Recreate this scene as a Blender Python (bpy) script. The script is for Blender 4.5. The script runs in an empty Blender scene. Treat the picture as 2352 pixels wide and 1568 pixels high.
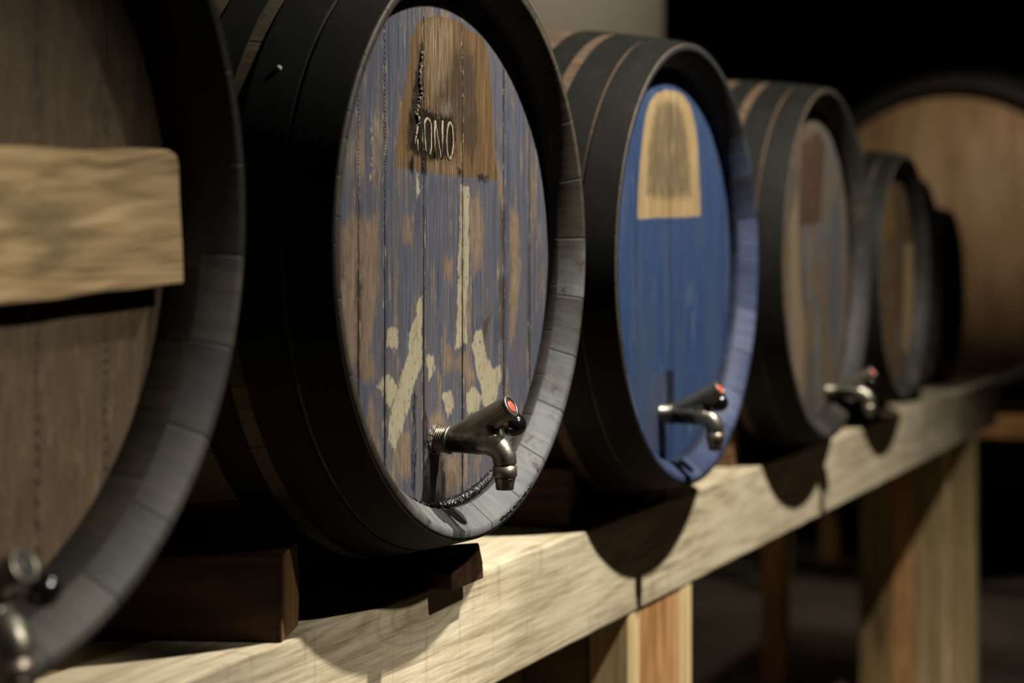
import bpy, bmesh, math, random
import numpy as np
from mathutils import Vector, Matrix
random.seed(7)
C = bpy.context.scene.collection
PI = math.pi
A = math.radians(24.75); CA, SA = math.cos(A), math.sin(A)
F = 3957.0; D0 = 0.7934; EYE = 1.30

# ------------------------------------------------------------------ helpers
def on_plane(px, py, y):
    """photo pixel -> (along row, height relative to eye) on the vertical plane at depth y"""
    th = math.atan((px - 1176) / F)
    d = D0 + y
    s = d / math.tan(A - th)
    Z = s * CA + d * SA
    return s, (605 - py) / F * Z

def tag(o, label=None, cat=None, group=None, kind=None):
    if label: o['label'] = label
    if cat: o['category'] = cat
    if group: o['group'] = group
    if kind: o['kind'] = kind
    return o

def empty(name, loc, rz=0.0):
    o = bpy.data.objects.new(name, None); C.objects.link(o)
    o.location = loc; o.rotation_euler = (0, 0, rz); o.empty_display_size = .05
    return o

def obj(name, bm, mats, parent=None, loc=(0, 0, 0), smooth=False, rot=(0, 0, 0)):
    me = bpy.data.meshes.new(name)
    bm.normal_update()
    bm.to_mesh(me); bm.free()
    if not isinstance(mats, (list, tuple)): mats = [mats]
    for m in mats: me.materials.append(m)
    if smooth:
        for p in me.polygons: p.use_smooth = True
    o = bpy.data.objects.new(name, me); C.objects.link(o)
    o.location = loc; o.rotation_euler = rot
    if parent: o.parent = parent
    return o

def box_bm(x0, x1, y0, y1, z0, z1, bm=None):
    bm = bm or bmesh.new()
    vs = [bm.verts.new((x, y, z)) for z in (z0, z1) for y in (y0, y1) for x in (x0, x1)]
    for f in ((0, 2, 3, 1), (4, 5, 7, 6), (0, 1, 5, 4), (2, 6, 7, 3), (0, 4, 6, 2), (1, 3, 7, 5)):
        bm.faces.new([vs[i] for i in f])
    return bm

def bevel(o, w=.004, seg=2):
    m = o.modifiers.new('bevel', 'BEVEL'); m.width = w; m.segments = seg; m.limit_method = 'ANGLE'
    return o

def box(name, x0, x1, y0, y1, z0, z1, mat, parent=None, bev=.004):
    cx, cy = (x0 + x1) / 2, (y0 + y1) / 2
    px, py, pz = (0, 0, 0)
    if parent: px, py, pz = parent.location
    o = obj(name, box_bm(x0 - cx, x1 - cx, y0 - cy, y1 - cy, 0, z1 - z0), mat, parent, (cx - px, cy - py, z0 - pz))
    if bev: bevel(o, bev)
    return o

def lathe_bm(profile, n=128, axis='Y', bm=None, mats=None, closed=False, cap0=False, cap1=False):
    """profile: list of (radius, axial).  Axis along Y (outward normals handled by recalc)."""
    bm = bm or bmesh.new()
    rings = []
    for r, t in profile:
        ring = []
        for k in range(n):
            a = 2 * PI * k / n
            if axis == 'Y': co = (r * math.cos(a), t, r * math.sin(a))
            else: co = (r * math.cos(a), r * math.sin(a), t)
            ring.append(bm.verts.new(co))
        rings.append(ring)
    m = len(rings)
    new = []
    for i in range(m if closed else m - 1):
        a_, b_ = rings[i], rings[(i + 1) % m]
        for k in range(n):
            f = bm.faces.new((a_[k], a_[(k + 1) % n], b_[(k + 1) % n], b_[k]))
            f.smooth = True
            if mats: f.material_index = mats[i]
            new.append(f)
    if cap0: bm.faces.new(rings[0])
    if cap1: bm.faces.new(rings[-1])
    bmesh.ops.recalc_face_normals(bm, faces=bm.faces[:])
    return bm

def tube_bm(pts, rad, n=24, bm=None, cap=True, squash=None):
    """tube through 3D points with radius list"""
    bm = bm or bmesh.new()
    pts = [Vector(p) for p in pts]
    if not isinstance(rad, (list, tuple)): rad = [rad] * len(pts)
    rings = []
    up = None
    for i, p in enumerate(pts):
        t = (pts[min(i + 1, len(pts) - 1)] - pts[max(i - 1, 0)]).normalized()
        if up is None:
            up = Vector((0, 0, 1)) if abs(t.z) < .9 else Vector((1, 0, 0))
        u = (up - t * up.dot(t)).normalized(); v = t.cross(u); up = u
        rings.append([bm.verts.new(p + (u * math.cos(2 * PI * k / n) + v * math.sin(2 * PI * k / n)) * rad[i]) for k in range(n)])
    for a_, b_ in zip(rings, rings[1:]):
        for k in range(n):
            f = bm.faces.new((a_[k], a_[(k + 1) % n], b_[(k + 1) % n], b_[k])); f.smooth = True
    if cap:
        bm.faces.new(rings[0]); bm.faces.new(rings[-1])
    bmesh.ops.recalc_face_normals(bm, faces=bm.faces[:])
    return bm

def spline(pts, n=8):
    P = [Vector(p) for p in pts]; P = [P[0]] + P + [P[-1]]
    out = []
    for i in range(1, len(P) - 2):
        for k in range(n):
            t = k / n
            a, b, c, d = P[i - 1], P[i], P[i + 1], P[i + 2]
            out.append(.5 * ((2 * b) + (c - a) * t + (2 * a - 5 * b + 4 * c - d) * t * t + (3 * b - a - 3 * c + d) * t ** 3))
    out.append(P[-2])
    return out

# ------------------------------------------------------------------ node helper
def lin(c):
    return tuple((v / 255 / 12.92 if v / 255 <= .04045 else ((v / 255 + .055) / 1.055) ** 2.4) for v in c) + (1,)

class NT:
    def __init__(s, name):
        s.m = bpy.data.materials.new(name); s.m.use_nodes = True
        s.t = s.m.node_tree; s.t.nodes.clear()
        s.out = s.t.nodes.new('ShaderNodeOutputMaterial')
        s.b = s.t.nodes.new('ShaderNodeBsdfPrincipled')
        s.t.links.new(s.b.outputs[0], s.out.inputs[0])
        s.tc = s.t.nodes.new('ShaderNodeTexCoord').outputs['Object']
    def put(s, sock, v):
        if v is None: return
        if isinstance(v, bpy.types.NodeSocket): s.t.links.new(v, sock)
        else: sock.default_value = v
    def math(s, op, a, b=None, c=None, clamp=False):
        n = s.t.nodes.new('ShaderNodeMath'); n.operation = op; n.use_clamp = clamp
        s.put(n.inputs[0], a); s.put(n.inputs[1], b); s.put(n.inputs[2], c)
        return n.outputs[0]
    def mapping(s, scale, loc=(0, 0, 0), rot=(0, 0, 0)):
        n = s.t.nodes.new('ShaderNodeMapping'); s.put(n.inputs[0], s.tc)
        n.inputs['Scale'].default_value = scale; n.inputs['Location'].default_value = loc; n.inputs['Rotation'].default_value = rot
        return n.outputs[0]
    def noise(s, scale=(1, 1, 1), sc=1.0, detail=6, rough=.6, dist=0, loc=(0, 0, 0), vec=None):
        n = s.t.nodes.new('ShaderNodeTexNoise')
        s.put(n.inputs['Vector'], vec if vec is not None else s.mapping(scale, loc))
        n.inputs['Scale'].default_value = sc; n.inputs['Detail'].default_value = detail
        n.inputs['Roughness'].default_value = rough; n.inputs['Distortion'].default_value = dist
        return n.outputs['Fac']
    def step(s, v, a, b):           # smooth 0..1 as v goes a..b
        n = s.t.nodes.new('ShaderNodeMapRange'); n.interpolation_type = 'SMOOTHSTEP'
        s.put(n.inputs[0], v); n.inputs[1].default_value = a; n.inputs[2].default_value = b
        return n.outputs[0]
    def ramp(s, fac, stops):
        n = s.t.nodes.new('ShaderNodeValToRGB'); s.put(n.inputs[0], fac)
        e = n.color_ramp.elements
        while len(e) < len(stops): e.new(.5)
        for x, (p, c) in zip(e, stops): x.position = p; x.color = lin(c)
        return n.outputs[0]
    def mix(s, fac, a, b, mode='MIX'):
        n = s.t.nodes.new('ShaderNodeMix'); n.data_type = 'RGBA'; n.blend_type = mode
        s.put(n.inputs[0], fac)
        s.put(n.inputs[6], lin(a) if isinstance(a, tuple) and len(a) == 3 else a)
        s.put(n.inputs[7], lin(b) if isinstance(b, tuple) and len(b) == 3 else b)
        return n.outputs[2]
    def attr(s, name):
        n = s.t.nodes.new('ShaderNodeAttribute'); n.attribute_name = name
        return n.outputs['Fac']
    def sep(s):
        n = s.t.nodes.new('ShaderNodeSeparateXYZ'); s.put(n.inputs[0], s.tc); return n.outputs
    def bump(s, h, strength=.5, dist=.002):
        n = s.t.nodes.new('ShaderNodeBump'); n.inputs['Strength'].default_value = strength
        n.inputs['Distance'].default_value = dist; s.put(n.inputs['Height'], h)
        s.put(s.b.inputs['Normal'], n.outputs[0])
    def done(s, col, rough=.6, metal=0, spec=None):
        s.put(s.b.inputs['Base Color'], lin(col) if isinstance(col, tuple) and len(col) == 3 else col)
        s.put(s.b.inputs['Roughness'], rough); s.put(s.b.inputs['Metallic'], metal)
        if spec is not None: s.b.inputs['Specular IOR Level'].default_value = spec
        return s.m

def wood(name, dark, mid, light, axis='X', fine=90, coarse=14, saw=False, blot=None, rough=.7, seed=0, knots=False):
    """sawn timber with the grain along `axis`"""
    m = NT(name)
    def sc(k, st):
        v = [k, k, k]; v['XYZ'.index(axis)] = k / st; return tuple(v)
    L = (seed * 3.1, seed * 1.7, seed * 2.3)
    g1 = m.noise(sc(coarse, 12), detail=3, dist=.6, loc=L)
    rings = m.math('SINE', m.math('MULTIPLY', g1, 42.0))
    g2 = m.noise(sc(fine, 22), detail=7, rough=.65, loc=L)
    g3 = m.noise((3, 3, 3), detail=3, loc=L)
    v = m.math('ADD', m.math('MULTIPLY', g2, .62), m.math('MULTIPLY', rings, .06))
    v = m.math('ADD', v, m.math('MULTIPLY', g3, .38))
    col = m.ramp(v, [(.32, dark), (.5, mid), (.7, light)])
    if saw:
        w = m.noise({'X': (95, 3, 6), 'Z': (3, 3, 95)}[axis], detail=3, loc=L)
        col = m.mix(m.math('MULTIPLY', m.step(w, .56, .72), .42), col, dark)
        tt = m.noise((2.2, 9, 48), detail=5, dist=.5, loc=L)
        col = m.mix(m.math('MULTIPLY', m.step(tt, .54, .64), .34), col, dark)
    if knots:
        n = m.t.nodes.new('ShaderNodeTexVoronoi'); m.put(n.inputs['Vector'], m.mapping((1.6, 5, 5), (.37, .2, .61)))
        n.inputs['Scale'].default_value = 1.0
        k = m.step(n.outputs['Distance'], .16, .06)
        kr = m.math('SINE', m.math('MULTIPLY', n.outputs['Distance'], 120.0))
        kk = m.math('MULTIPLY', m.step(n.outputs['Distance'], .32, .1), m.step(kr, .2, .9))
        col = m.mix(m.math('MULTIPLY', kk, .35), col, dark)
        col = m.mix(m.math('MULTIPLY', k, .5), col, dark)
    if blot:
        bl = m.noise((7, 7, 16), detail=5, loc=(4, 2, 9))
        col = m.mix(m.math('MULTIPLY', m.step(bl, .52, .68), .75), col, blot)
    m.bump(v, .35, .003)
    return m.done(col, rough, 0, .3)

M = {}
M['beam'] = wood('pine_beam_wood', (130, 115, 90), (184, 170, 141), (211, 199, 171), 'X', 240, 14, saw=True, knots=True)
M['deck'] = wood('deck_board_wood', (70, 55, 30), (120, 98, 62), (150, 126, 84), 'X', 90, 10, seed=3)
M['leg'] = wood('leg_wood', (120, 78, 42), (176, 128, 80), (206, 166, 116), 'Z', 60, 12, seed=5)
M['leg_pale'] = wood('pale_batten_wood', (170, 140, 92), (214, 188, 136), (232, 212, 166), 'Z', 60, 12, seed=6)
M['panel'] = wood('side_board_wood', (84, 68, 40), (130, 108, 68), (164, 142, 98), 'Z', 40, 9, seed=8)
M['panel_pale'] = wood('pale_board_wood', (112, 92, 58), (156, 134, 92), (184, 164, 120), 'Z', 40, 9, seed=18)
M['block'] = wood('chock_wood', (34, 20, 9), (60, 38, 20), (84, 58, 34), 'Y', 80, 12, seed=2)
M['block_end'] = wood('chock_end_grain', (70, 46, 26), (112, 80, 48), (140, 106, 70), 'Z', 120, 20, seed=14)
M['block_pale'] = wood('chock_wood_pale', (56, 38, 22), (90, 66, 40), (116, 90, 60), 'Y', 80, 12, seed=12)
M['timber'] = wood('weathered_timber_wood', (84, 68, 44), (134, 112, 78), (172, 150, 114), 'X', 95, 22, blot=(84, 76, 50), seed=9)
M['backboard'] = wood('wall_board_wood', (66, 50, 32), (112, 86, 56), (140, 112, 76), 'X', 70, 9, seed=4)

def iron(name, a, b, c):
    m = NT(name)
    n1 = m.noise((26, 26, 26), detail=7, rough=.7)
    n2 = m.noise((160, 160, 160), detail=4)
    v = m.math('ADD', m.math('MULTIPLY', n1, .7), m.math('MULTIPLY', n2, .3))
    col = m.ramp(v, [(.35, a), (.52, b), (.7, c)])
    m.bump(v, .25, .0015)
    return m.done(col, .65, .05, .18)
M['hoop'] = iron('black_hoop_iron', (9, 9, 6), (15, 15, 11), (27, 26, 21))
M['rivet'] = iron('rivet_iron', (120, 110, 96), (150, 140, 124), (180, 170, 150))

def stave(name, cols, seamc=(18, 14, 10), n=30, painty=None, amount=.5, low=None, rough=.65, seed=0., lo=(.08, .27), spots=True):
    """wood staves round a cask: colour and joints follow the angle about the cask's own axis"""
    m = NT(name)
    x, y, z = m.sep()
    ang = m.math('DIVIDE', m.math('ARCTAN2', z, x), 2 * PI)
    k = m.math('MULTIPLY', m.math('ADD', ang, .5 + seed * .013), float(n))
    idx = m.math('FLOOR', k); fr = m.math('FRACT', k)
    wn = m.t.nodes.new('ShaderNodeTexWhiteNoise'); wn.noise_dimensions = '1D'; m.put(wn.inputs['W'], m.math('ADD', idx, seed))
    cv = m.t.nodes.new('ShaderNodeCombineXYZ')
    m.put(cv.inputs[0], m.math('MULTIPLY', ang, 95.0)); m.put(cv.inputs[1], m.math('MULTIPLY', y, 9.0)); m.put(cv.inputs[2], wn.outputs['Value'])
    g = m.noise(vec=cv.outputs[0], sc=2.0, detail=6, rough=.65)
    b = m.noise((20, 20, 20), detail=6, rough=.65, loc=(seed, 0, 0))
    v = m.math('ADD', m.math('MULTIPLY', g, .45), m.math('MULTIPLY', b, .35))
    v = m.math('ADD', v, m.math('MULTIPLY', wn.outputs['Value'], .2))
    col = m.ramp(v, [(.33, cols[0]), (.5, cols[1]), (.67, cols[2])])
    if painty:
        msk = m.step(m.noise((16, 16, 16), detail=6, rough=.7, loc=(5 + seed, 0, 0)), amount, amount + .07)
        col = m.mix(msk, col, painty)
    if low:   # lighter lower right: limewash on main cask; elsewhere shade painted into upper staves
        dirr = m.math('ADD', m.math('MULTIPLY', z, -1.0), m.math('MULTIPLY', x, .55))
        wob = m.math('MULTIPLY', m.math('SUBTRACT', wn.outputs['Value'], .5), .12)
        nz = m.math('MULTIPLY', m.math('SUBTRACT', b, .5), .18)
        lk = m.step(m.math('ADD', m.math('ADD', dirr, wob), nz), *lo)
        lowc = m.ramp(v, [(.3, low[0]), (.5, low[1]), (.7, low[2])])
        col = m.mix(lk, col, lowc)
        st = m.noise((34, 34, 34), detail=5, rough=.7, loc=(3, 1, 8))
        if spots:
            col = m.mix(m.math('MULTIPLY', m.step(st, .55, .63), .7), col, (66, 57, 48))
            col = m.mix(m.math('MULTIPLY', m.step(st, .62, .65), .8), col, (24, 20, 18))
    d = m.math('ABSOLUTE', m.math('SUBTRACT', fr, .5))
    seam = m.step(d, .475, .495)
    col = m.mix(m.math('MULTIPLY', seam, .85), col, seamc)
    h = m.math('SUBTRACT', v, m.math('MULTIPLY', seam, .8))
    m.bump(h, .5, .002)
    return m.done(col, rough, 0, .35)

M['body_dark'] = stave('dark_stave_wood', ((44, 38, 27), (72, 62, 45), (98, 86, 66)))
M['body_tan'] = stave('brown_stave_wood', ((44, 33, 22), (70, 54, 38), (94, 74, 54)), seed=4.)
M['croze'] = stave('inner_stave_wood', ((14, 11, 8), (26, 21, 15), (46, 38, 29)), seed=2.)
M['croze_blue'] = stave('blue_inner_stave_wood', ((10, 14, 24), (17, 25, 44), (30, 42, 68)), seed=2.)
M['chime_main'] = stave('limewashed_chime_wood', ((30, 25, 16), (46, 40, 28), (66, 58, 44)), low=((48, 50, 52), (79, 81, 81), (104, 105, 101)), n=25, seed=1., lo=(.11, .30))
M['chime_grey_shaded'] = stave('grey_chime_wood_shaded', ((18, 16, 12), (28, 25, 20), (42, 38, 31)), n=25, seed=6., low=((32, 33, 33), (47, 45, 42), (66, 60, 53)), lo=(.13, .25), spots=False)  # near-black upper staves are shade painted into the colour
M['chime_blue_shaded'] = stave('blue_chime_paint_shaded', ((18, 19, 20), (27, 29, 32), (36, 40, 46)), n=26, seed=3., low=((26, 34, 57), (40, 51, 78), (72, 79, 100)), lo=(-.10, .14), spots=False)  # blue paint below; upper staves darkened as painted-in shade
M['chime_dark'] = stave('dark_chime_wood', ((22, 21, 17), (34, 32, 27), (56, 52, 45)), n=24, seed=9.)

# ---- painted cask heads -------------------------------------------------
def head_mat(name, paint, wood3, cream=(182, 172, 142), tan=(160, 124, 88), label=((84, 60, 32), (122, 88, 48), (152, 116, 70)),
             stain=(58, 44, 28), wear=.5, streak=70, grey=(92, 88, 88), joint=1.0, flake=.1):
    m = NT(name)
    S = streak
    fine = m.noise((S * 9, 1, 16), detail=6, rough=.7)                   # hair-fine upright grain
    med = m.noise((S * 2.6, 1, 7), detail=7, rough=.68, loc=(3, 0, 1))
    big = m.noise((S * .45, 1, 6.5), detail=8, rough=.68, loc=(7, 0, 2))
    blot = m.noise((60, 1, 30), detail=7, rough=.7, loc=(1, 0, 5))
    chip = m.noise((190, 1, 80), detail=6, rough=.72, loc=(6, 0, 2))
    sub = lambda v, k: m.math('MULTIPLY', m.math('SUBTRACT', v, .5), k)
    edge = m.math('ADD', m.math('ADD', sub(chip, .020), sub(m.noise((700, 1, 40), detail=4, rough=.7, loc=(4, 0, 4)), .012)), sub(blot, .010))
    mixv = m.math('ADD', m.math('MULTIPLY', med, .5), m.math('MULTIPLY', fine, .5))
    pm = m.ramp(mixv, [(.36, paint[0]), (.5, paint[1]), (.66, paint[2])])
    pm = m.mix(m.math('MULTIPLY', m.step(m.noise((S * .8, 1, 3), detail=5, loc=(9, 0, 9)), .42, .6), .6), pm, grey)
    wd = m.ramp(m.math('ADD', m.math('MULTIPLY', fine, .55), m.math('MULTIPLY', blot, .45)), [(.36, wood3[0]), (.5, wood3[1]), (.64, wood3[2])])
    wv = m.math('ADD', m.math('ADD', m.math('MULTIPLY', big, .55), m.math('MULTIPLY', med, .3)), m.math('MULTIPLY', chip, .15))
    col = m.mix(m.step(wv, wear, wear + .03), pm, wd)
    # small chips everywhere
    col = m.mix(m.math('MULTIPLY', m.step(m.noise((S * 4, 1, 34), detail=6, rough=.75, loc=(2, 0, 7)), .60, .66), .65), col, wood3[2])
    def mask(a, soft=.0016, jit=1.0):
        return m.step(m.math('ADD', m.attr(a), m.math('MULTIPLY', edge, jit)), soft, -soft)
    tn = m.ramp(m.math('ADD', m.math('MULTIPLY', fine, .6), m.math('MULTIPLY', blot, .4)), [(.36, wood3[0]), (.5, tan), (.66, wood3[2])])
    col = m.mix(m.math('MULTIPLY', mask('tan', .006, 1.9), .85), col, tn)
    cr = m.mix(m.math('MULTIPLY', m.step(blot, .48, .66), .45), cream, tan)
    cr = m.mix(m.math('MULTIPLY', m.step(fine, .52, .66), .4), cr, wood3[1])
    cr = m.mix(m.math('MULTIPLY', m.step(chip, .565, .615), .75), cr, paint[1])
    col = m.mix(mask('cream', .0012, .9), col, cr)
    lb = m.ramp(m.math('ADD', m.math('MULTIPLY', fine, .55), m.math('MULTIPLY', med, .45)), [(.38, label[0]), (.5, label[1]), (.64, label[2])])
    lm = mask('label', .0009, .35)
    col = m.mix(lm, col, lb)
    sc = m.mix(m.step(fine, .5, .64), stain, label[1])
    col = m.mix(m.math('MULTIPLY', mask('stain', .008, 1.9), .8), col, sc)
    pale = m.math('MULTIPLY', mask('pale', .010, 2.0), m.step(fine, .46, .62))
    col = m.mix(m.math('MULTIPLY', pale, .7), col, cream)
    ch = m.math('MULTIPLY', mask('char', .003, 1.3), m.step(m.noise((700, 1, 40), detail=6, rough=.75, loc=(2, 0, 0)), .64, .50))
    col = m.mix(m.math('MULTIPLY', ch, .93), col, (16, 14, 11))
    scr = m.noise((S * 17, 1, 22), detail=5, rough=.7, loc=(8, 0, 3))
    col = m.mix(m.math('MULTIPLY', m.step(scr, .60, .68), .5), col, cream)
    col = m.mix(m.math('MULTIPLY', m.step(scr, .42, .33), .5), col, (30, 26, 25))
    sm = m.math('ADD', m.attr('seam'), sub(m.noise((1, 1, 40), detail=6, rough=.75), .0026))
    z = m.sep()[2]
    low = m.step(z, .06, -.24)
    sml = m.math('SUBTRACT', sm, m.math('MULTIPLY', low, .0011 * joint))
    line = m.step(sml, .0014, .0006)
    halo = m.math('MULTIPLY', m.step(sm, .0100, .0008), m.step(m.noise((300, 1, 30), detail=5, loc=(0, 0, 6)), .46, .58))
    col = m.mix(m.math('MULTIPLY', halo, .6), col, (40, 33, 27))
    flk = m.math('MULTIPLY', m.step(sm, .0060, .0020), m.step(m.noise((200, 1, 60), detail=5, loc=(5, 0, 1)), .56, .62))
    col = m.mix(m.math('MULTIPLY', flk, flake), col, cream)
    col = m.mix(m.math('MULTIPLY', line, .96), col, (10, 8, 7))
    h = m.math('ADD', m.math('MULTIPLY', fine, .5), m.math('MULTIPLY', scr, .5))
    h = m.math('SUBTRACT', h, m.math('MULTIPLY', line, 2.0))
    h = m.math('ADD', h, m.math('MULTIPLY', ch, m.math('MULTIPLY', chip, 2.5)))
    m.bump(h, .6, .0014)
    r = m.math('SUBTRACT', .60, m.math('MULTIPLY', ch, .3))
    return m.done(col, r, 0, .3)

def sdf(polys, P):
    """signed distance (negative inside) of points P (n,2) to the union of polygons"""
    best = np.full(len(P), 1.0)
    for poly in polys:
        V = np.array(poly); n = len(V)
        d = np.full(len(P), 1e9); inside = np.zeros(len(P), bool)
        for i in range(n):
            a, b = V[i], V[(i + 1) % n]
            e = b - a; w = P - a
            t = np.clip((w @ e) / max(e @ e, 1e-12), 0, 1)
            d = np.minimum(d, np.hypot(*(w - t[:, None] * e).T))
            c1 = (a[1] <= P[:, 1]) & (b[1] > P[:, 1]); c2 = (b[1] <= P[:, 1]) & (a[1] > P[:, 1])
            cr = e[0] * w[:, 1] - e[1] * w[:, 0]
            inside ^= (c1 & (cr > 0)) | (c2 & (cr < 0))
        best = np.minimum(best, np.where(inside, -d, d))
    return best

def make_head(R, mat, parent, loc, maps, seams, s0, ydepth, z0, nr=60, ns=160, thick=.016, zs=1.0):
    """a recessed round head of upright boards; `maps` are outlines of its paint patches"""
    bm = bmesh.new()
    c = bm.verts.new((0, 0, 0)); prev = None
    for i in range(1, nr + 1):
        r = R * i / nr
        ring = [bm.verts.new((r * math.cos(2 * PI * k / ns), 0, r * math.sin(2 * PI * k / ns))) for k in range(ns)]
        for k in range(ns):
            k2 = (k + 1) % ns
            if prev is None: bm.faces.new((c, ring[k], ring[k2]))
            else: bm.faces.new((prev[k], ring[k], ring[k2], prev[k2]))
        prev = ring
    back = [bm.verts.new((v.co.x, thick, v.co.z)) for v in prev]
    for k in range(ns):
        bm.faces.new((prev[k], back[k], back[(k + 1) % ns], prev[(k + 1) % ns]))
    bm.faces.new(back)
    for v in bm.verts: v.co.z *= zs
    bmesh.ops.recalc_face_normals(bm, faces=bm.faces[:])
    o = obj('head', bm, mat, parent, loc)
    me = o.data
    co = np.empty(len(me.vertices) * 3); me.vertices.foreach_get('co', co); co = co.reshape(-1, 3)
    P = co[:, [0, 2]]
    for key in ('cream', 'label', 'tan', 'stain', 'char', 'pale'):
        polys = []
        for pl in maps.get(key, []):
            q = [on_plane(px, py, ydepth) for px, py in pl]
            polys.append([(a - s0, b - z0) for a, b in q])
        val = sdf(polys, P) if polys else np.full(len(P), 1.0)
        at = me.attributes.new(key, 'FLOAT', 'POINT'); at.data.foreach_set('value', val)
    sv = np.full(len(P), 1.0)
    for u in seams: sv = np.minimum(sv, np.abs(P[:, 0] - u))
    at = me.attributes.new('seam', 'FLOAT', 'POINT'); at.data.foreach_set('value', sv)
    return o

# ------------------------------------------------------------------ tap
def metal_mat():
    m = NT('worn_nickel')
    n1 = m.noise((38, 38, 38), detail=7, rough=.68); n2 = m.noise((520, 420, 420), detail=3)
    x, y, z = m.sep()
    belly = m.math('MULTIPLY', m.math('MULTIPLY', m.step(z, .014, -.002), m.step(y, -.068, -.052)), m.step(y, -.012, -.024))
    pt = m.math('ADD', m.math('MULTIPLY', n1, 1.0), m.math('MULTIPLY', belly, .24))
    patina = m.step(pt, .42, .76)
    col = m.mix(patina, (132, 127, 114), (32, 28, 21))
    spots = m.step(n2, .66, .74)
    col = m.mix(m.math('MULTIPLY', spots, .5), col, (44, 38, 30))
    m.bump(n2, .10, .0005)
    return m.done(col, m.math('ADD', .30, m.math('MULTIPLY', n1, .20)), .9)
M['metal'] = metal_mat()
_m = NT('brass_brown_nut'); M['nut'] = _m.done(_m.mix(_m.noise((70, 70, 70)), (84, 74, 64), (140, 128, 114)), .42, .85)
_m = NT('black_knob_plastic'); M['knob'] = _m.done((14, 14, 15), .16, 0, .6)
_m = NT('red_button_plastic'); M['red'] = _m.done(_m.mix(_m.noise((300, 300, 300)), (196, 62, 48), (222, 84, 66)), .45)
_m = NT('dark_gasket'); M['gasket'] = _m.done((30, 28, 24), .5)
_m = NT('wet_black_tar'); _m.bump(_m.noise((260, 260, 260), detail=3), .9, .003); M['tar'] = _m.done((10, 9, 8), .18, 0, .6)
_m = NT('scratched_pale_lettering'); M['letter'] = _m.done(_m.mix(_m.step(_m.noise((700, 1, 90), detail=6, rough=.7), .44, .58), (150, 138, 112), (64, 50, 34)), .8)

TAP = {}
def make_tap(parent, loc, knob=True):
    """bib tap; local -Y points out of the cask head"""
    if not TAP:
        # body: cast Y-shape, three tubes fused
        bm = bmesh.new()
        tube_bm([(0, -.013, 0), (0, -.018, .0005), (0, -.045, .001), (0, -.066, -.001)], [.0125, .0131, .0142, .0130], 32, bm)
        tube_bm([(0, -.020, .003), (0, -.045, .015), (0, -.070, .0285), (0, -.0865, .0372)], [.0105, .0122, .0122, .0121], 32, bm)
        tube_bm([(0, -.028, .004), (0, -.050, .009), (0, -.066, .0135), (0, -.071, .0145)], [.0110, .0118, .0108, .0080], 32, bm)
        sp = spline([(0, -.050, .000), (0, -.062, -.001), (0, -.0735, -.0055), (0, -.0795, -.0135), (0, -.0805, -.0225)], 6)
        tube_bm(sp, [.0132 - .0008 * min(1, i / 12) for i in range(len(sp))], 32, bm)
        b0 = obj('tap', bm, M['metal'], None, smooth=True)
        r = b0.modifiers.new('fuse', 'REMESH'); r.mode = 'VOXEL'; r.voxel_size = .0011; r.use_smooth_shade = True
        s_ = b0.modifiers.new('soften', 'SMOOTH'); s_.factor = .5; s_.iterations = 7
        pr = [(.0115, .003)]
        for k in range(6):
            t = -.0005 - k * .0024
            pr += [(.0122, t), (.0135, t - .0008), (.0135, t - .0014), (.0122, t - .0022)]
        pr += [(.0122, -.0155), (.0146, -.0158), (.0148, -.0178), (.0128, -.0185), (.0100, -.0185)]
        col = obj('threaded_collar', lathe_bm(pr, 48), M['metal'], b0)
        d = Vector((0, -.0165, .0087)).normalized()
        e = Vector((0, -.0865, .0372))
        def disc_along(name, r0, r1, t0, t1, mat, ring=False):
            prof = [(r0, 0), (r1, 0), (r1, t1 - t0), (r0, t1 - t0)] if ring else [(.0001, 0), (r1, 0), (r1, t1 - t0 - .0004), (r1 - .0006, t1 - t0), (.0001, t1 - t0)]
            o = obj(name, lathe_bm(prof, 48, 'Z', closed=ring), mat, b0)
            o.location = e + d * t0
            o.rotation_euler = Vector((0, 0, 1)).rotation_difference(d).to_euler()
            return o
        disc_along('rim_ring', .0088, .0121, -.0006, .0022, M['metal'], True)
        disc_along('gasket_ring', .0061, .0089, -.0006, .0014, M['gasket'], True)
        disc_along('button', 0, .0061, -.0006, .0022, M['red'])
        nut = obj('nozzle_nut', lathe_bm([(.0110, .0), (.0110, -.0018), (.0126, -.0022), (.0127, -.0125), (.0118, -.0135), (.009, -.0135)], 40, 'Z'), M['nut'], b0, (0, -.0805, -.0215))
        noz = obj('nozzle', lathe_bm([(.0090, 0), (.0112, -.0002), (.0108, -.003), (.0096, -.008), (.0092, -.0130), (.0088, -.0133), (.0070, -.0133), (.0066, -.004)], 40, 'Z'), M['metal'], b0, (0, -.0805, -.0348))
        if True:
            stem = obj('knob_stem', tube_bm([(.004, -.066, .019), (.014, -.069, .0175), (.022, -.0715, .016)], [.0062, .0052, .0048], 20), M['metal'], b0, smooth=True)
            kb = bmesh.new(); bmesh.ops.create_uvsphere(kb, u_segments=32, v_segments=20, radius=.0130)
            for f in kb.faces: f.smooth = True
            for v in kb.verts: v.co.y *= 1.08
            obj('knob', kb, M['knob'], b0, (.0325, -.0750, .0158))
        TAP['b'] = b0
        b0.parent = parent; b0.location = loc
        return b0
    src = TAP['b']
    b = src.copy(); C.objects.link(b); b.parent = parent; b.location = loc
    for ch in src.children:
        if not knob and ch.name.startswith('knob'): continue
        c = ch.copy(); C.objects.link(c); c.parent = b
    return b

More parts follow.
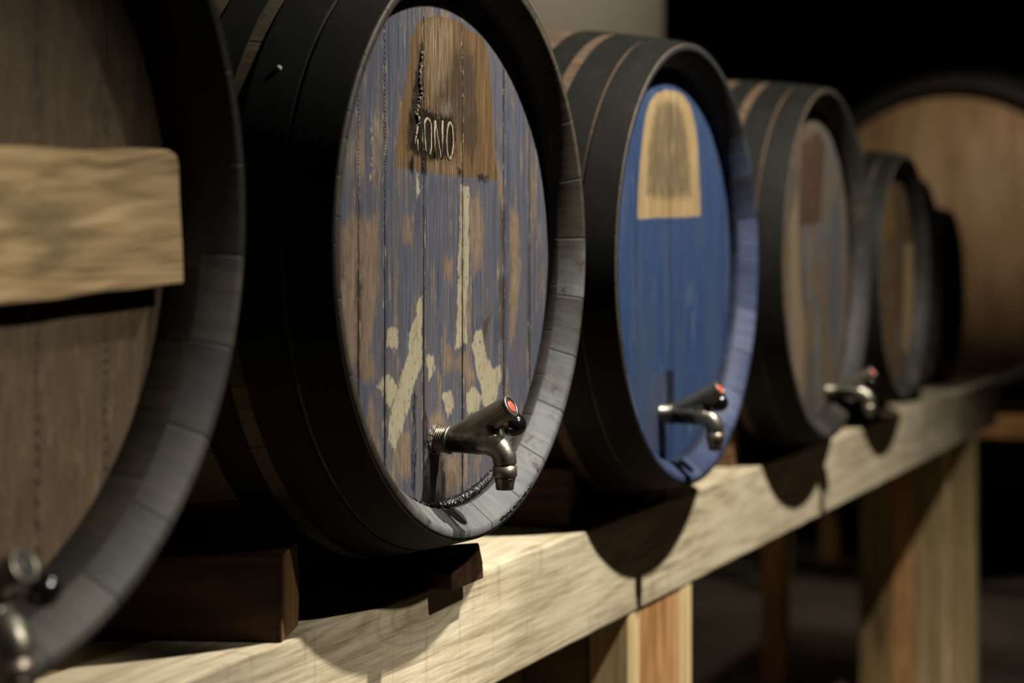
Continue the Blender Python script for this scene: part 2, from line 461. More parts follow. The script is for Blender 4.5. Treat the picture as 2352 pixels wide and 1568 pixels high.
# ------------------------------------------------------------------ cask
def make_cask(s0, y0, z0, R0, bulge, L, Rin, rec, mats, label, head_args, hoops, zs=1.0):
    t = empty('wine_cask', (s0, y0, EYE + z0 - (R0 + bulge) * zs))
    tag(t, label, 'cask', 'casks lying in a row on the rack')
    up = (0, 0, (R0 + bulge) * zs)
    def squash(bm):
        for v in bm.verts: v.co.z *= zs
        return bm
    def R(y): return R0 + bulge * (1 - ((y - L / 2) / (L / 2)) ** 2)
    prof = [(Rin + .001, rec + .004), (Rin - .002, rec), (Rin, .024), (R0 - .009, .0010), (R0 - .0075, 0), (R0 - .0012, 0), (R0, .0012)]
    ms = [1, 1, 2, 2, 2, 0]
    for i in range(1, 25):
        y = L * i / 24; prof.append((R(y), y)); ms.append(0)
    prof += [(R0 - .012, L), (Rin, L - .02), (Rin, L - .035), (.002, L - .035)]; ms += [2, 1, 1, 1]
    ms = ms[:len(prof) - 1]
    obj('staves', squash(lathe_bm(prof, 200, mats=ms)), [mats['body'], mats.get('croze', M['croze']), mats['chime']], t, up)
    for a, b in hoops:
        th = .0022
        n = 5
        o_ = [(R(a + (b - a) * i / n) + th, a + (b - a) * i / n) for i in range(n + 1)]
        i_ = [(R(a + (b - a) * i / n) - .0008, a + (b - a) * i / n) for i in range(n, -1, -1)]
        hp = obj('hoop', squash(lathe_bm(o_ + i_, 160, closed=True)), M['hoop'], t, up)
        em = hp.modifiers.new('edges', 'EDGE_SPLIT'); em.split_angle = math.radians(40)
    hm, maps, seams, nr, ns = head_args
    make_head(Rin - .001, hm, t, (0, rec, up[2]), maps, seams, s0, y0 + rec, z0, nr, ns, zs=zs)
    return t

HO = [(.0015, .046), (.0505, .096), (.113, .150), (.265, .305), (.415, .455), (.57, .607), (.622, .667), (.673, .718)]

# --- main cask: outlines of paint, label and stains, on the plane of its head
lab1 = [(970, 41), (955, 62), (944, 90), (935, 163), (923, 245), (911, 339), (907, 382), (944, 388), (1013, 401), (1054, 406), (1099, 408), (1144, 414),
        (1137, 367), (1129, 204), (1119, 110), (1107, 86), (1070, 62), (1042, 45), (1005, 36)]
cream1 = [
    [(955, 398), (962, 398), (963, 440), (957, 456)],
    [(1056, 425), (1078, 428), (1077, 520), (1076, 640), (1070, 707), (1073, 787), (1060, 796), (1046, 799), (1050, 712), (1052, 600), (1056, 520)],
    [(970, 680), (956, 694), (956, 722), (939, 765), (939, 810), (921, 863), (898, 948), (892, 1011), (907, 1031), (925, 984), (943, 921), (952, 877), (969, 841), (970, 734)],
    [(887, 752), (912, 752), (918, 779), (912, 801), (889, 796)],
    [(865, 890), (880, 863), (898, 863), (912, 886), (898, 933), (886, 930), (879, 905)],
    [(979, 814), (997, 819), (999, 850), (985, 872)],
    [(1090, 765), (1106, 754), (1113, 796), (1130, 850), (1148, 837), (1153, 863), (1139, 921), (1113, 945), (1104, 886), (1095, 850), (1084, 792)],
    [(1072, 904), (1088, 888), (1106, 908), (1101, 945), (1072, 948)],
    [(1014, 904), (1037, 899), (1044, 932), (1028, 957)],
    [(949, 842), (956, 840), (953, 880)],
]
for yy in (278, 296, 318, 330, 345, 362, 378, 397, 406):      # little pale specks, a worn mark
    xx = 855 + random.uniform(-2.5, 2.5)
    cream1.append([(xx - 2.4, yy - 4), (xx + 2.0, yy - 2), (xx + 1.2, yy + 5), (xx - 1.5, yy + 4)])
cream1.append([(962, 196), (967, 190), (969, 215), (963, 219)])
tan1 = [
    [(1172, 478), (1188, 492), (1194, 600), (1190, 700), (1180, 779), (1169, 800), (1172, 620)],
    [(780, 540), (800, 500), (830, 505), (868, 500), (870, 640), (862, 720), (850, 800), (862, 860), (840, 880), (800, 820), (784, 700)],
    [(1076, 470), (1100, 440), (1112, 520), (1104, 600), (1086, 640), (1078, 560)],
    [(916, 993), (940, 990), (945, 1091), (916, 1106)],
    [(850, 905), (862, 960), (860, 1020), (846, 960)],
    [(1022, 800), (1040, 800), (1038, 850), (1026, 852)],
    [(927, 500), (946, 505), (944, 560), (926, 550)],
    [(1020, 590), (1040, 600), (1036, 650), (1022, 640)],
    [(1042, 830), (1068, 800), (1094, 860), (1086, 890), (1060, 860)],
    [(1000, 1050), (1055, 1040), (1062, 1120), (1020, 1140)],
    [(1090, 1060), (1108, 1040), (1098, 1090)],
    [(985, 960), (1012, 940), (1030, 980), (1012, 1000), (990, 1000)],
    [(1138, 350), (1152, 400), (1160, 470), (1146, 450)],
]
stain1 = [
    [(1040, 110), (1090, 130), (1092, 220), (1100, 330), (1085, 370), (1050, 300), (1000, 255), (1010, 180), (1035, 170)],
    [(984, 1030), (1012, 1025), (1024, 1060), (1022, 1160), (988, 1170)],
    [(1148, 640), (1160, 640), (1156, 780), (1146, 780)],
    [(1108, 735), (1128, 725), (1112, 780)],
    [(822, 600), (830, 600), (828, 860), (822, 860)],
    [(1150, 480), (1160, 500), (1158, 590), (1150, 560)],
    [(775, 560), (786, 540), (790, 640), (778, 650)],
]
char1 = [
    [(940, 270), (950, 200), (962, 120), (970, 95), (973, 180), (975, 245), (1000, 262), (1040, 268), (1046, 300), (1044, 355), (1010, 362), (985, 368), (972, 362), (950, 350), (938, 345), (936, 300)],
    [(944, 350), (952, 350), (948, 392), (941, 390)],
    [(967, 350), (981, 350), (980, 396), (969, 398)],
    [(1052, 388), (1060, 392), (1062, 404), (1053, 404)],
    [(1098, 402), (1122, 404), (1120, 412), (1100, 412)],
    [(948, 905), (953, 905), (954, 1060), (952, 1140), (946, 1120), (949, 1000)],
    [(1013, 1060), (1018, 1060), (1024, 1160), (1016, 1165)],
    [(974, 1100), (1020, 1145), (1050, 1150), (1030, 1172), (980, 1180)],
    [(976, 950), (982, 960), (980, 1160), (974, 1160)],
]
s1 = 1.638
def uoff(px, y, s0): return on_plane(px, 600, y)[0] - s0
seams1 = [uoff(p, .037, s1) for p in (823, 883.5, 973, 1062, 1157, 1216)]
m_head1 = head_mat('flaking_blue_grey_head', ((34, 36, 45), (63, 66, 79), (95, 96, 102)), ((60, 51, 42), (95, 84, 70), (130, 117, 98)), wear=.53, grey=(78, 73, 72), flake=.7, cream=(140, 132, 108), tan=(110, 91, 70), label=((50, 36, 20), (84, 62, 34), (116, 92, 58)), stain=(40, 31, 22))
ZS1 = 1.03; Z1 = .0178; H1 = .3465 * ZS1
cask1 = make_cask(s1, 0, Z1, .2965, .050, .72, .2685, .037, dict(body=M['body_dark'], chime=M['chime_main']),
    'black-hooped cask with flaking blue-grey head, scratched brown lettered panel and sharp metal tap',
    (m_head1, dict(label=[lab1], cream=cream1, tan=tan1, stain=stain1, char=char1, pale=[[(978, 50), (1010, 45), (1040, 60), (1036, 150), (1020, 200), (985, 230)], [(1000, 235), (1045, 240), (1042, 275), (1002, 275)], [(985, 370), (1050, 375), (1050, 400), (985, 396)], [(1000, 280), (1024, 282), (1022, 362), (998, 360)]]), seams1, 150, 420), HO, ZS1)
hd = [c for c in cask1.children if c.name.startswith('head')][0]
# lettering: strokes cut in the label
def stroke(pts, r, bm, flat=.35):
    q = [on_plane(px, py, .037) for px, py in pts]
    P = [Vector((a - s1, -.0001, b - Z1)) for a, b in q]
    P = spline(P, 5) if len(P) > 2 else P
    n0 = len(bm.verts)
    tube_bm(P, r, 8, bm)
    bm.verts.ensure_lookup_table()
    for v in bm.verts[n0:]: v.co.y = -.0001 + (v.co.y + .0001) * flat
bm = bmesh.new()
oval = lambda cx, cy, a, b, n=16: [(cx + a * math.cos(2 * PI * k / n), cy + b * math.sin(2 * PI * k / n)) for k in range(n + 1)]
stroke(oval(1033, 324, 7.6, 41), .0019, bm)
tag(obj('letter', bm, M['letter'], hd, smooth=True), 'pale scratched letter O')
bm = bmesh.new()
stroke([(998.5, 277), (998, 362)], .0020, bm); stroke([(999.5, 277), (1006, 320), (1013.5, 365)], .0015, bm); stroke([(1016.5, 277), (1014, 364)], .0019, bm)
tag(obj('letter', bm, M['letter'], hd, smooth=True), 'pale scratched letter N')
bm = bmesh.new()
stroke([(978, 350), (975, 300), (975, 282), (981, 273), (988, 281), (990, 300), (990, 340), (987, 356)], .0017, bm)
tag(obj('letter', bm, M['letter'], hd, smooth=True), 'damaged pale letter O')
bm = bmesh.new()
stroke([(963, 268), (959, 290), (956, 310)], .0022, bm); stroke([(956, 310), (952, 335)], .0012, bm); stroke([(959, 320), (960, 354)], .0011, bm)
tag(obj('letter', bm, M['letter'], hd, smooth=True), 'mostly worn away first letter')
# glossy crust of old sealing wax beside the joint of the label
bm = bmesh.new(); q = [on_plane(px, py, .037) for px, py in ((969, 118), (966, 150), (963, 185), (966, 215), (961, 240), (956, 262), (962, 285))]
P_ = spline([Vector((a - s1, -.0002, b - Z1)) for a, b in q], 14)
tube_bm(P_, [.0016 + .0012 * abs(math.sin(i * .55)) * random.uniform(.5, 1) for i in range(len(P_))], 10, bm)
for v in bm.verts: v.co += Vector((random.uniform(-1, 1), random.uniform(-.5, .5), random.uniform(-1, 1))) * .0007
_m = NT('cracked_wax_crust'); _n = _m.noise((330, 330, 330), detail=5); _m.bump(_n, .9, .003)
M['crust'] = _m.done(_m.ramp(_n, [(.42, (20, 16, 12)), (.54, (60, 48, 34)), (.66, (140, 124, 96))]), .3)
obj('wax_crust', bm, M['crust'], hd, smooth=True)
# black tar in the joint at the bottom of the head
bm = bmesh.new(); pts = []; rr = []
for k in range(150):
    a = math.radians(-116 + 62 * k / 149)
    w_ = math.exp(-((math.degrees(a) + 84) / 17) ** 2)
    pts.append(((.2668 - .0010 * w_) * math.cos(a), .0345 - .001 * w_, (.2668 - .001 * w_) * ZS1 * math.sin(a)))
    rr.append((.0024 + .0042 * w_ + random.uniform(-.0007, .0007)) * min(1, (k + 1) / 12, (150 - k) / 16) + .0003)
tube_bm(pts, rr, 14, bm)
for v in bm.verts:
    v.co += Vector((random.uniform(-1, 1), random.uniform(-1, 1), random.uniform(-1, 1))) * .0007
obj('tar_seal', bm, M['tar'], cask1, (0, 0, H1), smooth=True)
bm = bmesh.new(); pts = []; rr = []
for k in range(30):
    a = math.radians(-82 + 22 * k / 29)
    pts.append((.2915 * math.cos(a), .0012, .2915 * ZS1 * math.sin(a)))
    rr.append((.0022 + .0008 * math.sin(k * 1.9)) * min(1, (k + 1) / 6, (30 - k) / 6) + .0003)
obj('tar_drip', tube_bm(pts, rr, 10, bm), M['tar'], cask1, (0, 0, H1), smooth=True)
# resin collar round the tap thread
tp = on_plane(1000, 1009, .037)
make_tap(cask1, (tp[0] - s1, .037, H1 + tp[1] - Z1))
rb = bmesh.new()
prr = lathe_bm([(.0122, -.003), (.0140, -.0036), (.0158, -.0022), (.0175, -.0006), (.0182, .003)], 48, bm=rb)
for v in rb.verts:
    v.co += Vector((random.uniform(-1, 1), random.uniform(-.6, .6), random.uniform(-1, 1))) * .0011
_m = NT('crusted_resin'); _n = _m.noise((240, 240, 240), detail=5); _m.bump(_n, .9, .003)
M['resin'] = _m.done(_m.ramp(_n, [(.4, (22, 17, 12)), (.53, (60, 48, 34)), (.64, (136, 122, 98))]), .5)
obj('resin_collar', rb, M['resin'], cask1, (tp[0] - s1, .037, H1 + tp[1] - Z1), smooth=True)
# rivets on the second hoop
for (ay, dy) in ((.074, 0.),):
    a = math.radians(150)
    Rr = .2965 + .05 * (1 - ((ay - .36) / .36) ** 2) + .0022
    rv = bmesh.new(); bmesh.ops.create_uvsphere(rv, u_segments=12, v_segments=8, radius=.0032)
    obj('rivet', rv, M['rivet'], cask1, (Rr * math.cos(a), ay, H1 + ZS1 * Rr * math.sin(a)), smooth=True)

# --- blue cask
s2 = 2.348
lab2 = [(1464, 504), (1466, 440), (1471, 370), (1477, 306), (1484, 262), (1493, 233), (1508, 214), (1530, 206), (1552, 209), (1570, 219), (1587, 245), (1597, 290), (1602, 327), (1606, 410), (1609, 496), (1560, 499), (1510, 500)]
in2 = [(1484, 450), (1490, 360), (1497, 290), (1508, 242), (1530, 232), (1554, 234), (1568, 258), (1578, 310), (1584, 380), (1588, 450), (1540, 456)]
m_head2 = head_mat('blue_painted_head', ((22, 38, 70), (34, 54, 88), (48, 66, 98)), ((46, 60, 86), (62, 74, 94), (76, 84, 96)), wear=.56, grey=(50, 62, 82), joint=.3, streak=34,
                   label=((112, 92, 60), (138, 116, 80), (160, 140, 104)), stain=(66, 58, 44), cream=(74, 84, 110), tan=(50, 54, 70))
seams2 = [uoff(p, .038, s2) for p in (1462, 1540, 1662)]
cask2 = make_cask(s2, 0, 0, .312, .038, .72, .283, .038, dict(body=M['body_tan'], chime=M['chime_blue_shaded'], croze=M['croze_blue']),
    'cask with smooth bright blue painted head and pale arched bare panel, beside flaking grey one',
    (m_head2, dict(label=[lab2], stain=[in2], tan=[[(1500, 860), (1540, 850), (1550, 960), (1500, 1040), (1480, 960)]], char=[[(1530, 850), (1548, 850), (1548, 935), (1532, 940)], [(1512, 960), (1530, 960), (1532, 1040), (1514, 1040)]]), seams2, 60, 160), HO)
tp = on_plane(1518, 950, .038)
make_tap(cask2, (tp[0] - s2, .038, .350 + tp[1]))

# --- third cask: grey brown weathered
s3 = 3.125
m_head3 = head_mat('weathered_grey_brown_head', ((38, 36, 35), (60, 57, 54), (80, 77, 75)), ((54, 44, 34), (78, 65, 50), (98, 83, 64)), wear=.48, streak=30,
                   label=((40, 28, 20), (58, 42, 31), (74, 56, 42)), tan=(108, 92, 70), stain=(58, 63, 70))
cask3 = make_cask(s3, 0, 0, .320, .030, .72, .290, .038, dict(body=M['body_tan'], chime=M['chime_dark']),
    'weathered grey-brown cask next to the bright blue one, on its far side',
    (m_head3, dict(label=[[(1842, 330), (1880, 300), (1895, 330), (1885, 510), (1836, 520)]], tan=[[(1812, 520), (1832, 430), (1836, 640), (1850, 760), (1845, 920), (1822, 860)]],
                   stain=[[(1905, 500), (1925, 420), (1930, 700), (1920, 840), (1900, 700)]]), [uoff(p, .038, s3) for p in (1850, 1893, 1930)], 40, 120), HO)
tp = on_plane(1900, 897, .038)
make_tap(cask3, (tp[0] - s3, .038, .350 + tp[1]))

# --- fourth to sixth: smaller and smaller
HS = [(a * .8, b * .8) for a, b in HO]
m_head4 = head_mat('amber_brown_head', ((34, 27, 18), (56, 43, 28), (74, 58, 38)), ((48, 34, 20), (72, 53, 32), (94, 72, 46)), wear=.46, streak=24, tan=(140, 118, 84), label=((62, 46, 20), (88, 66, 30), (108, 84, 42)))
cask4 = make_cask(3.790, .0, -.030, .265, .025, .576, .240, .034, dict(body=M['body_dark'], chime=M['chime_dark']),
    'amber-brown headed small cask standing directly beyond the weathered grey-brown one',
    (m_head4, dict(tan=[[(2078, 560), (2098, 560), (2100, 700), (2088, 820), (2074, 800)]], label=[[(2016, 520), (2026, 440), (2050, 420), (2056, 540), (2030, 560)]]), [-.06, .05], 30, 100), HS)
m_head5 = head_mat('slate_grey_head', ((54, 56, 58), (84, 86, 92), (112, 114, 122)), ((76, 66, 56), (100, 88, 76), (124, 110, 96)), wear=.5, streak=24)
cask5 = make_cask(4.460, .10, -.050, .262, .034, .576, .236, .03, dict(body=M['body_dark'], chime=M['chime_dark']),
    'small slate-grey cask peeping out between the amber-brown one and the smallest',
    (m_head5, {}, [-.06, .05], 30, 100), HS)
m_head6 = head_mat('dark_small_head', ((34, 32, 28), (54, 50, 44), (74, 68, 60)), ((44, 38, 30), (64, 56, 46), (82, 72, 60)), wear=.5, streak=24)
cask6 = make_cask(5.105, .15, -.083, .235, .034, .50, .210, .03, dict(body=M['body_dark'], chime=M['chime_dark']),
    'smallest dark cask, last in the row at the far beam end', (m_head6, {}, [-.05, .05], 30, 100), [(a * .7, b * .7) for a, b in HO])

# --- nearest cask on the left, with its tap
s00 = .889
m_head0 = head_mat('bare_brown_head', ((50, 40, 28), (70, 57, 40), (92, 77, 56)), ((44, 34, 24), (68, 55, 38), (100, 84, 62)), wear=.5, streak=44, grey=(66, 53, 38), flake=0.)
ZS0 = 1.07
cask0 = make_cask(s00, 0, .040, .308, .034, .72, .281, .058, dict(body=M['body_dark'], chime=M['chime_grey_shaded']),
    'nearest cask at the left edge, bare brown head crossed by a thick pale bar',
    (m_head0, {}, [-.19, -.08, .03, .12, .2], 70, 200), HO, ZS0)
tp0 = make_tap(cask0, (.893 - s00, .058, .342 * ZS0 - .236 - .04))
for c_ in tp0.children:
    if c_.name.startswith('button'):
        c_.data = c_.data.copy(); c_.data.materials[0] = M['gasket']; c_['label'] = 'dark worn button'

# ------------------------------------------------------------------ rack
BT = EYE - .357; BB = EYE - .498
def lumpy_box(name, x0, x1, y0, y1, z0, z1, mat, nx, nz, amp, seed=1, parent=None, round_r=0.):
    """sawn timber with slightly irregular faces and end"""
    from mathutils import noise as mn
    bm = bmesh.new(); cx, cz = (x0 + x1) / 2, (z0 + z1) / 2; cy = (y0 + y1) / 2
    box_bm(x0 - cx, x1 - cx, y0 - cy, y1 - cy, z0 - cz, z1 - cz, bm)
    ex = [e for e in bm.edges if abs(e.verts[0].co.x - e.verts[1].co.x) > 1e-6]
    bmesh.ops.subdivide_edges(bm, edges=ex, cuts=nx, use_grid_fill=True)
    ez = [e for e in bm.edges if abs(e.verts[0].co.z - e.verts[1].co.z) > 1e-6]
    bmesh.ops.subdivide_edges(bm, edges=ez, cuts=nz, use_grid_fill=True)
    hx, hz = (x1 - x0) / 2, (z1 - z0) / 2
    for v in bm.verts:
        c = v.co.copy()
        if round_r:
            for sz in (1,):
                dx, dz = c.x - (hx - round_r), sz * c.z - (hz - round_r)
                if dx > 0 and dz > 0:
                    l = math.hypot(dx, dz)
                    if l > round_r:
                        v.co.x = hx - round_r + dx / l * round_r; v.co.z = sz * (hz - round_r + dz / l * round_r)
        p = c * 14 + Vector((seed * 7.3, 0, 0))
        v.co += Vector((mn.noise(p), mn.noise(p + Vector((9, 3, 1))) * .6, mn.noise(p + Vector((2, 8, 5))))) * amp
    o = obj(name, bm, mat, parent, (cx, cy, cz))
    bevel(o, .003, 2)
    return o

beam = lumpy_box('front_beam', .25, 5.50, .08, .20, BB, BT, M['beam'], 160, 6, .0014, 3)
tag(beam, 'long pale sawn pine beam running under the fronts of all the casks', 'beam')
for k, (a, b) in enumerate(((.204, .384), (.388, .568), (.572, .752))):
    o = box('deck_board', .25, 5.45, a, b, BT - .036, BT - .001, M['deck'])
    tag(o, ['wide dark deck board under the casks, directly behind the pale front beam', 'middle deck board under the casks, in deep shadow',
            'rearmost deck board under the cask ends, in deep shadow'][k], 'board', 'deck boards under the casks')

def leg_frame(x, ext, label, pm='leg', boards=('panel',), wide=False):
    t = empty('rack_leg', (x, .08, 0)); tag(t, label, 'rack leg', 'legs under the front beam')
    if wide:      # a broad board framed by two pale studs, facing forward
        box('stud', x, x + .050, .083, .145, 0, BB - .002, M['leg_pale'], t, .003)
        box('stud', x - .225, x - .182, .083, .145, 0, BB - .002, M['leg_pale'], t, .003)
        box('broad_board', x - .181, x - .001, .085, .110, 0, BB - .002, M['leg'], t, .002)
        for k in range(2):
            box('side_board', x - .222, x - .196, .148 + .105 * k, .250 + .105 * k, 0, BT - .040, M['panel'], t, .002)
        return t
    box('post', x, x + .050, .084, .150, 0, BB - .001, M[pm], t, .003)
    box('front_batten', x - .003, x + .052, .080, .0835, 0, BB - .001, M['leg_pale'], t, 0)
    box('rear_batten', x - .004, x + .046, .151, .168, 0, BB - .001, M['leg_pale'], t, .002)
    y = .170; k = 0
    while y < ext - .02:
        w = (.085, .07, .1)[k % 3]; w = min(w, ext - y)
        box('side_board', x + .006 + .004 * (k % 2), x + .034, y, y + w - .002, .0, BT - .040, M[boards[k % len(boards)]], t, .002)
        y += w; k += 1
    return t
leg_frame(2.525, .36, 'pale orange wooden leg standing nearest, under the beam below the blue cask', wide=True)
leg_frame(5.10, .42, 'wide boarded wooden leg at the far end of the beam', 'panel_pale', ('panel_pale', 'leg', 'panel', 'leg'))
leg_frame(.30, .36, 'wooden leg under the near beam end at the left')
for x in (.34, 2.60, 5.14):
    o = box('rear_post', x, x + .07, .66, .73, 0, BT - .037, M['leg']); tag(o, 'upright rear post under the deck, behind the ' + {.34: 'near end leg', 2.60: 'leg below the blue cask', 5.14: 'wide far leg'}[x], 'post')

# chocks
def chock(name, pts, L, x, y, rz, mat, label, taper=None, end=None):
    if taper is None: taper = .25 if max(p[1] for p in pts) < .056 and pts[0][0] < 0 else (.35 if max(p[1] for p in pts) < .056 else .9)
    bm = bmesh.new()
    f0 = [bm.verts.new((px, 0, pz)) for px, pz in pts]
    f1 = [bm.verts.new((px, L, pz * taper)) for px, pz in pts]
    fe = bm.faces.new(f0); bm.faces.new(f1[::-1])
    n = len(pts)
    for i in range(n): bm.faces.new((f0[i], f1[i], f1[(i + 1) % n], f0[(i + 1) % n]))
    bmesh.ops.recalc_face_normals(bm, faces=bm.faces[:])
    fe.material_index = 1
    o = obj(name, bm, [mat, end or M['block_end']], None, (x, y, BT + .0005), rot=(0, 0, rz)); bevel(o, .0025)
    tag(o, label, 'chock', 'wooden chocks wedging the casks'); return o
WL = [(-.075, 0), (0.0, 0), (0.006, .045), (-.006, .086), (-.070, .082)]
chock('chock', WL, .30, s1 - .188, .106, math.radians(20), M['block'], 'dark block with a thin pale end, left under the flaking blue-grey cask')
chock('chock', [(-.085, 0), (.0, 0), (-.003, .020), (-.014, .0435), (-.085, .022)], .26, s1 + .121, .052, math.radians(2), M['block'], 'low wedge under the front right of the flaking blue-grey cask', end=M['block'])
W2 = [(-.012, 0), (.098, 0), (.086, .018), (.022, .082), (-.006, .084)]
W3 = [(0, 0), (.075, 0), (.070, .022), (.022, .080), (0, .082)]
chock('chock', W3, .26, s2 - .212, .106, math.radians(12), M['block'], 'upright brown wedge between the flaking blue-grey cask and the blue cask')
chock('chock', [(-.095, 0), (.0, 0), (.0, .036), (-.095, .012)], .26, s2 + .130, .090, 0, M['block'], 'low wedge in shadow under the right of the blue cask')
chock('chock', W3, .26, s3 - .225, .118, math.radians(6), M['block_pale'], 'brown wedge between the blue cask and the weathered grey-brown one')
chock('chock', [(-.095, 0), (.0, 0), (.0, .034), (-.095, .012)], .26, s3 + .150, .092, 0, M['block'], 'low wedge under the right of the weathered grey-brown cask')
chock('chock', W3, .24, 3.79 - .185, .110, 0, M['block'], 'wedge to the left under the amber-brown cask')
chock('chock', [(-.06, 0), (.0, 0), (.0, .050), (-.06, .022)], .24, 3.79 + .160, .095, 0, M['block'], 'wedge to the right under the amber-brown cask')
chock('chock', [(0, 0), (.06, 0), (.056, .014), (.0, .050)], .2, 4.46 - .165, .16, 0, M['block'], 'wedge to the left under the slate-grey cask')
chock('chock', [(-.06, 0), (.0, 0), (.0, .042), (-.06, .01)], .2, 4.46 + .155, .14, 0, M['block'], 'wedge to the right under the slate-grey cask')
chock('chock', [(0, 0), (.06, 0), (.056, .014), (.0, .044)], .2, 5.12 - .150, .20, 0, M['block'], 'wedge to the left under the smallest cask')
chock('chock', [(-.06, 0), (.0, 0), (.0, .034), (-.06, .008)], .2, 5.12 + .135, .18, 0, M['block'], 'wedge to the right under the smallest cask')
chock('chock', [(-.09, 0), (.0, 0), (.0, .045), (-.09, .015)], .26, s00 + .150, .084, 0, M['block'], 'low wedge under the nearest cask at the left edge')
chock('chock', [(0, 0), (.08, 0), (.076, .010), (.012, .060), (0, .060)], .26, s00 - .235, .10, 0, M['block'], 'wedge on the far left under the nearest cask')

# thick bar wedged across the head of the nearest cask, inside the chime
yb = .058
xr, zt = on_plane(418, 345, yb - .030); _, zb = on_plane(418, 655, yb - .030)
ang = math.radians(2.9)
half = .001 + (xr - s00)
tb = lumpy_box('head_bar', -.250, half, yb - .030, yb - .001, EYE + zb, EYE + zt, M['timber'], 80, 16, .0030, 5, None, .014)
ctr = Vector((s00 + (half - .250) / 2, yb - .0155, EYE + (zb + zt) / 2)); piv = Vector((xr, yb - .0155, EYE + (zb + zt) / 2))
tb.parent = cask0
tb.location = piv + Matrix.Rotation(-ang, 3, 'Y') @ (ctr - piv) - cask0.location
tb.rotation_euler = (0, -ang, 0)
tag(tb, 'thick pale weathered bar across the brown head')

# ------------------------------------------------------------------ room
def plaster(name, a, b, sc=1.2):
    m = NT(name); n1 = m.noise((sc, sc, sc), detail=5); n2 = m.noise((60, 60, 60), detail=3)
    m.bump(n2, .2, .002)
    return m.done(m.ramp(n1, [(.35, a), (.65, b)]), .85, 0, .2)
M['wall'] = plaster('cream_plaster', (176, 164, 142), (190, 180, 158))
M['wall_dark'] = plaster('dark_cellar_wall', (34, 28, 22), (46, 38, 30))
M['floor'] = plaster('concrete_floor', (78, 68, 56), (96, 86, 74), 2.5)
M['ceil'] = plaster('dark_ceiling', (30, 27, 24), (38, 34, 30))
def struct(name, x0, x1, y0, y1, z0, z1, mat):
    o = box(name, x0, x1, y0, y1, z0, z1, mat, None, 0); o['kind'] = 'structure'; return o
struct('floor', -3, 13, -4, 6, -.1, 0, M['floor'])
struct('ceiling', -3, 13, -4, 6, 3.4, 3.5, M['ceil'])
struct('wall_back', -3, 5.56, 1.20, 1.40, 0, 3.4, M['wall'])
struct('wall_far', 10.96, 11.2, -4, 6, 0, 3.4, M['wall_dark'])
struct('wall_left', -3.2, -3, -4, 6, 0, 3.4, M['wall_dark'])
struct('wall_front', -3, 13, -4.2, -4, 0, 3.4, M['wall_dark'])
struct('wall_rear', -3, 13, 6, 6.2, 0, 3.4, M['wall_dark'])

# large cask at the end, head towards the camera, on its own stand
bx, by, bz = 6.60, .43, .10
t = empty('large_cask', (bx, by, EYE + bz - .68), math.radians(4))
tag(t, 'large tan-headed barrel standing beyond the end of the row at right', 'cask')
RB = .58; bulge = .09; LB = .95
m = NT('tan_oak_head')
n1 = m.noise((1, 24, 5), detail=5); n2 = m.noise((1, 3, 2.5), detail=4, loc=(0, 2, 1)); 
yy = m.sep()[1]
pl = m.math('FRACT', m.math('MULTIPLY', m.math('ADD', yy, 1.0), 7.0))
c_ = m.ramp(m.math('ADD', m.math('MULTIPLY', n1, .5), m.math('MULTIPLY', n2, .5)), [(.36, (112, 84, 54)), (.5, (138, 108, 74)), (.66, (158, 130, 96))])
c_ = m.mix(m.math('MULTIPLY', m.step(m.math('ABSOLUTE', m.math('SUBTRACT', pl, .5)), .47, .49), .6), c_, (60, 42, 24))
M['oak_head'] = m.done(c_, .7)
def stave_x(name):
    m = NT(name); n1 = m.noise((3, 20, 20), detail=5)
    return m.done(m.ramp(n1, [(.4, (12, 9, 6)), (.6, (24, 18, 12))]), .7)
M['oak_body'] = stave_x('large_barrel_staves')
def latheX(prof, mats=None, closed=False, n=120):
    bm = lathe_bm([(r, t_) for r, t_ in prof], n, 'Y', mats=mats, closed=closed)
    bmesh.ops.rotate(bm, verts=bm.verts[:], cent=(0, 0, 0), matrix=Matrix.Rotation(-PI / 2, 3, 'Z'))   # +Y -> +X
    return bm
def RBf(y): return RB + bulge * (1 - ((y - LB / 2) / (LB / 2)) ** 2)
prof = [(.545, .045), (.548, .02), (RB - .008, 0), (RB, .001)] + [(RBf(LB * i / 16), LB * i / 16) for i in range(1, 17)] + [(.545, LB), (.002, LB - .03)]
up = (0, 0, .68)
obj('staves', latheX(prof), M['oak_body'], t, up)
obj('head', latheX([(.0005, .0), (.546, .0), (.546, .02), (.0005, .02)], n=96), M['oak_head'], t, (.040, 0, .68))
for a, b in ((.13, .19), (.28, .33), (.62, .67), (.76, .82), (.88, .946)):
    obj('hoop', latheX([(RBf(a) + .004, a), (RBf(b) + .004, b), (RBf(b) - .002, b), (RBf(a) - .002, a)], closed=True), M['hoop'], t, up)
st = empty('barrel_stand', (7.0, .43, 0)); tag(st, 'low brown timber stand carrying the large tan-headed barrel', 'stand')
zt = EYE - .56
box('cross_rail', 6.58, 6.66, -.45, 1.15, zt - .09, zt - .01, M['leg'], st)
box('cross_rail', 7.40, 7.48, -.45, 1.15, zt - .09, zt - .01, M['leg'], st)
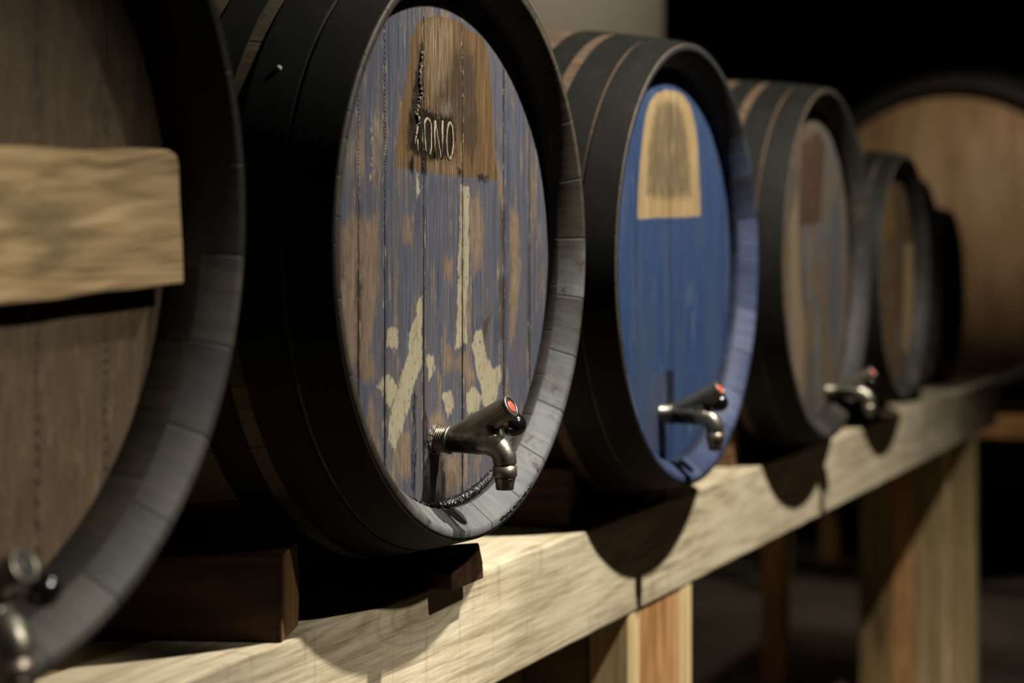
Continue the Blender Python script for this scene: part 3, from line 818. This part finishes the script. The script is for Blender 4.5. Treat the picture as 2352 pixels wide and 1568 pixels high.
for x in (6.58, 7.40):
    for y in (-.40, 1.06): box('leg', x, x + .08, y, y + .08, 0, zt - .091, M['leg'], st)
    for y in (.10, .68):
        pass

# ------------------------------------------------------------------ lights
def spot(name, loc, target, energy, size, blend, rad, col):
    l = bpy.data.lights.new(name, 'SPOT'); l.energy = energy; l.spot_size = math.radians(size); l.spot_blend = blend
    l.shadow_soft_size = rad; l.color = col
    o = bpy.data.objects.new(name, l); C.objects.link(o); o.location = loc
    o.rotation_euler = (Vector(target) - Vector(loc)).to_track_quat('-Z', 'Y').to_euler()
    return o
spot('ceiling_spot', (2.10, -1.15, EYE + 1.75), (2.70, .20, EYE - 1.05), 560, 86, .75, .03, (1, .95, .86))
spot('track_spot', (1.52, -1.90, EYE + 1.60), (1.66, .08, EYE - .47), 210, 15, 1.0, .04, (1, .95, .86))
spot('track_spot_left', (1.02, -2.25, EYE + 1.52), (.84, .03, EYE - .16), 400, 18, 1.0, .04, (1, .94, .84))
spot('ceiling_spot_wall', (4.3, .35, EYE + 2.0), (4.7, 1.2, EYE + .75), 60, 110, .9, .08, (1, .93, .82))
spot('ceiling_spot_end', (5.2, -.6, EYE + 1.85), (6.6, .2, EYE - .05), 100, 60, .9, .08, (1, .90, .76))
w = bpy.data.worlds.new('cellar'); bpy.context.scene.world = w; w.use_nodes = True
w.node_tree.nodes['Background'].inputs[0].default_value = (.9, 1.0, .95, 1); w.node_tree.nodes['Background'].inputs[1].default_value = .004

# ------------------------------------------------------------------ camera
cam = bpy.data.cameras.new('camera'); co = bpy.data.objects.new('camera', cam); C.objects.link(co)
co.location = (0, -D0, EYE); co.rotation_euler = (PI / 2, 0, A - PI / 2)
cam.sensor_width = 36; cam.lens = F / 2352 * 36; cam.shift_y = -179 / 2352
cam.clip_start = .05
cam.dof.use_dof = True; cam.dof.focus_distance = 1.80; cam.dof.aperture_fstop = 3.0; cam.dof.aperture_blades = 0
sc = bpy.context.scene; sc.camera = co
sc.view_settings.view_transform = 'Standard'; sc.view_settings.look = 'None'; sc.view_settings.gamma = 1
sc.view_settings.exposure = 0
sc.cycles.use_denoising = True
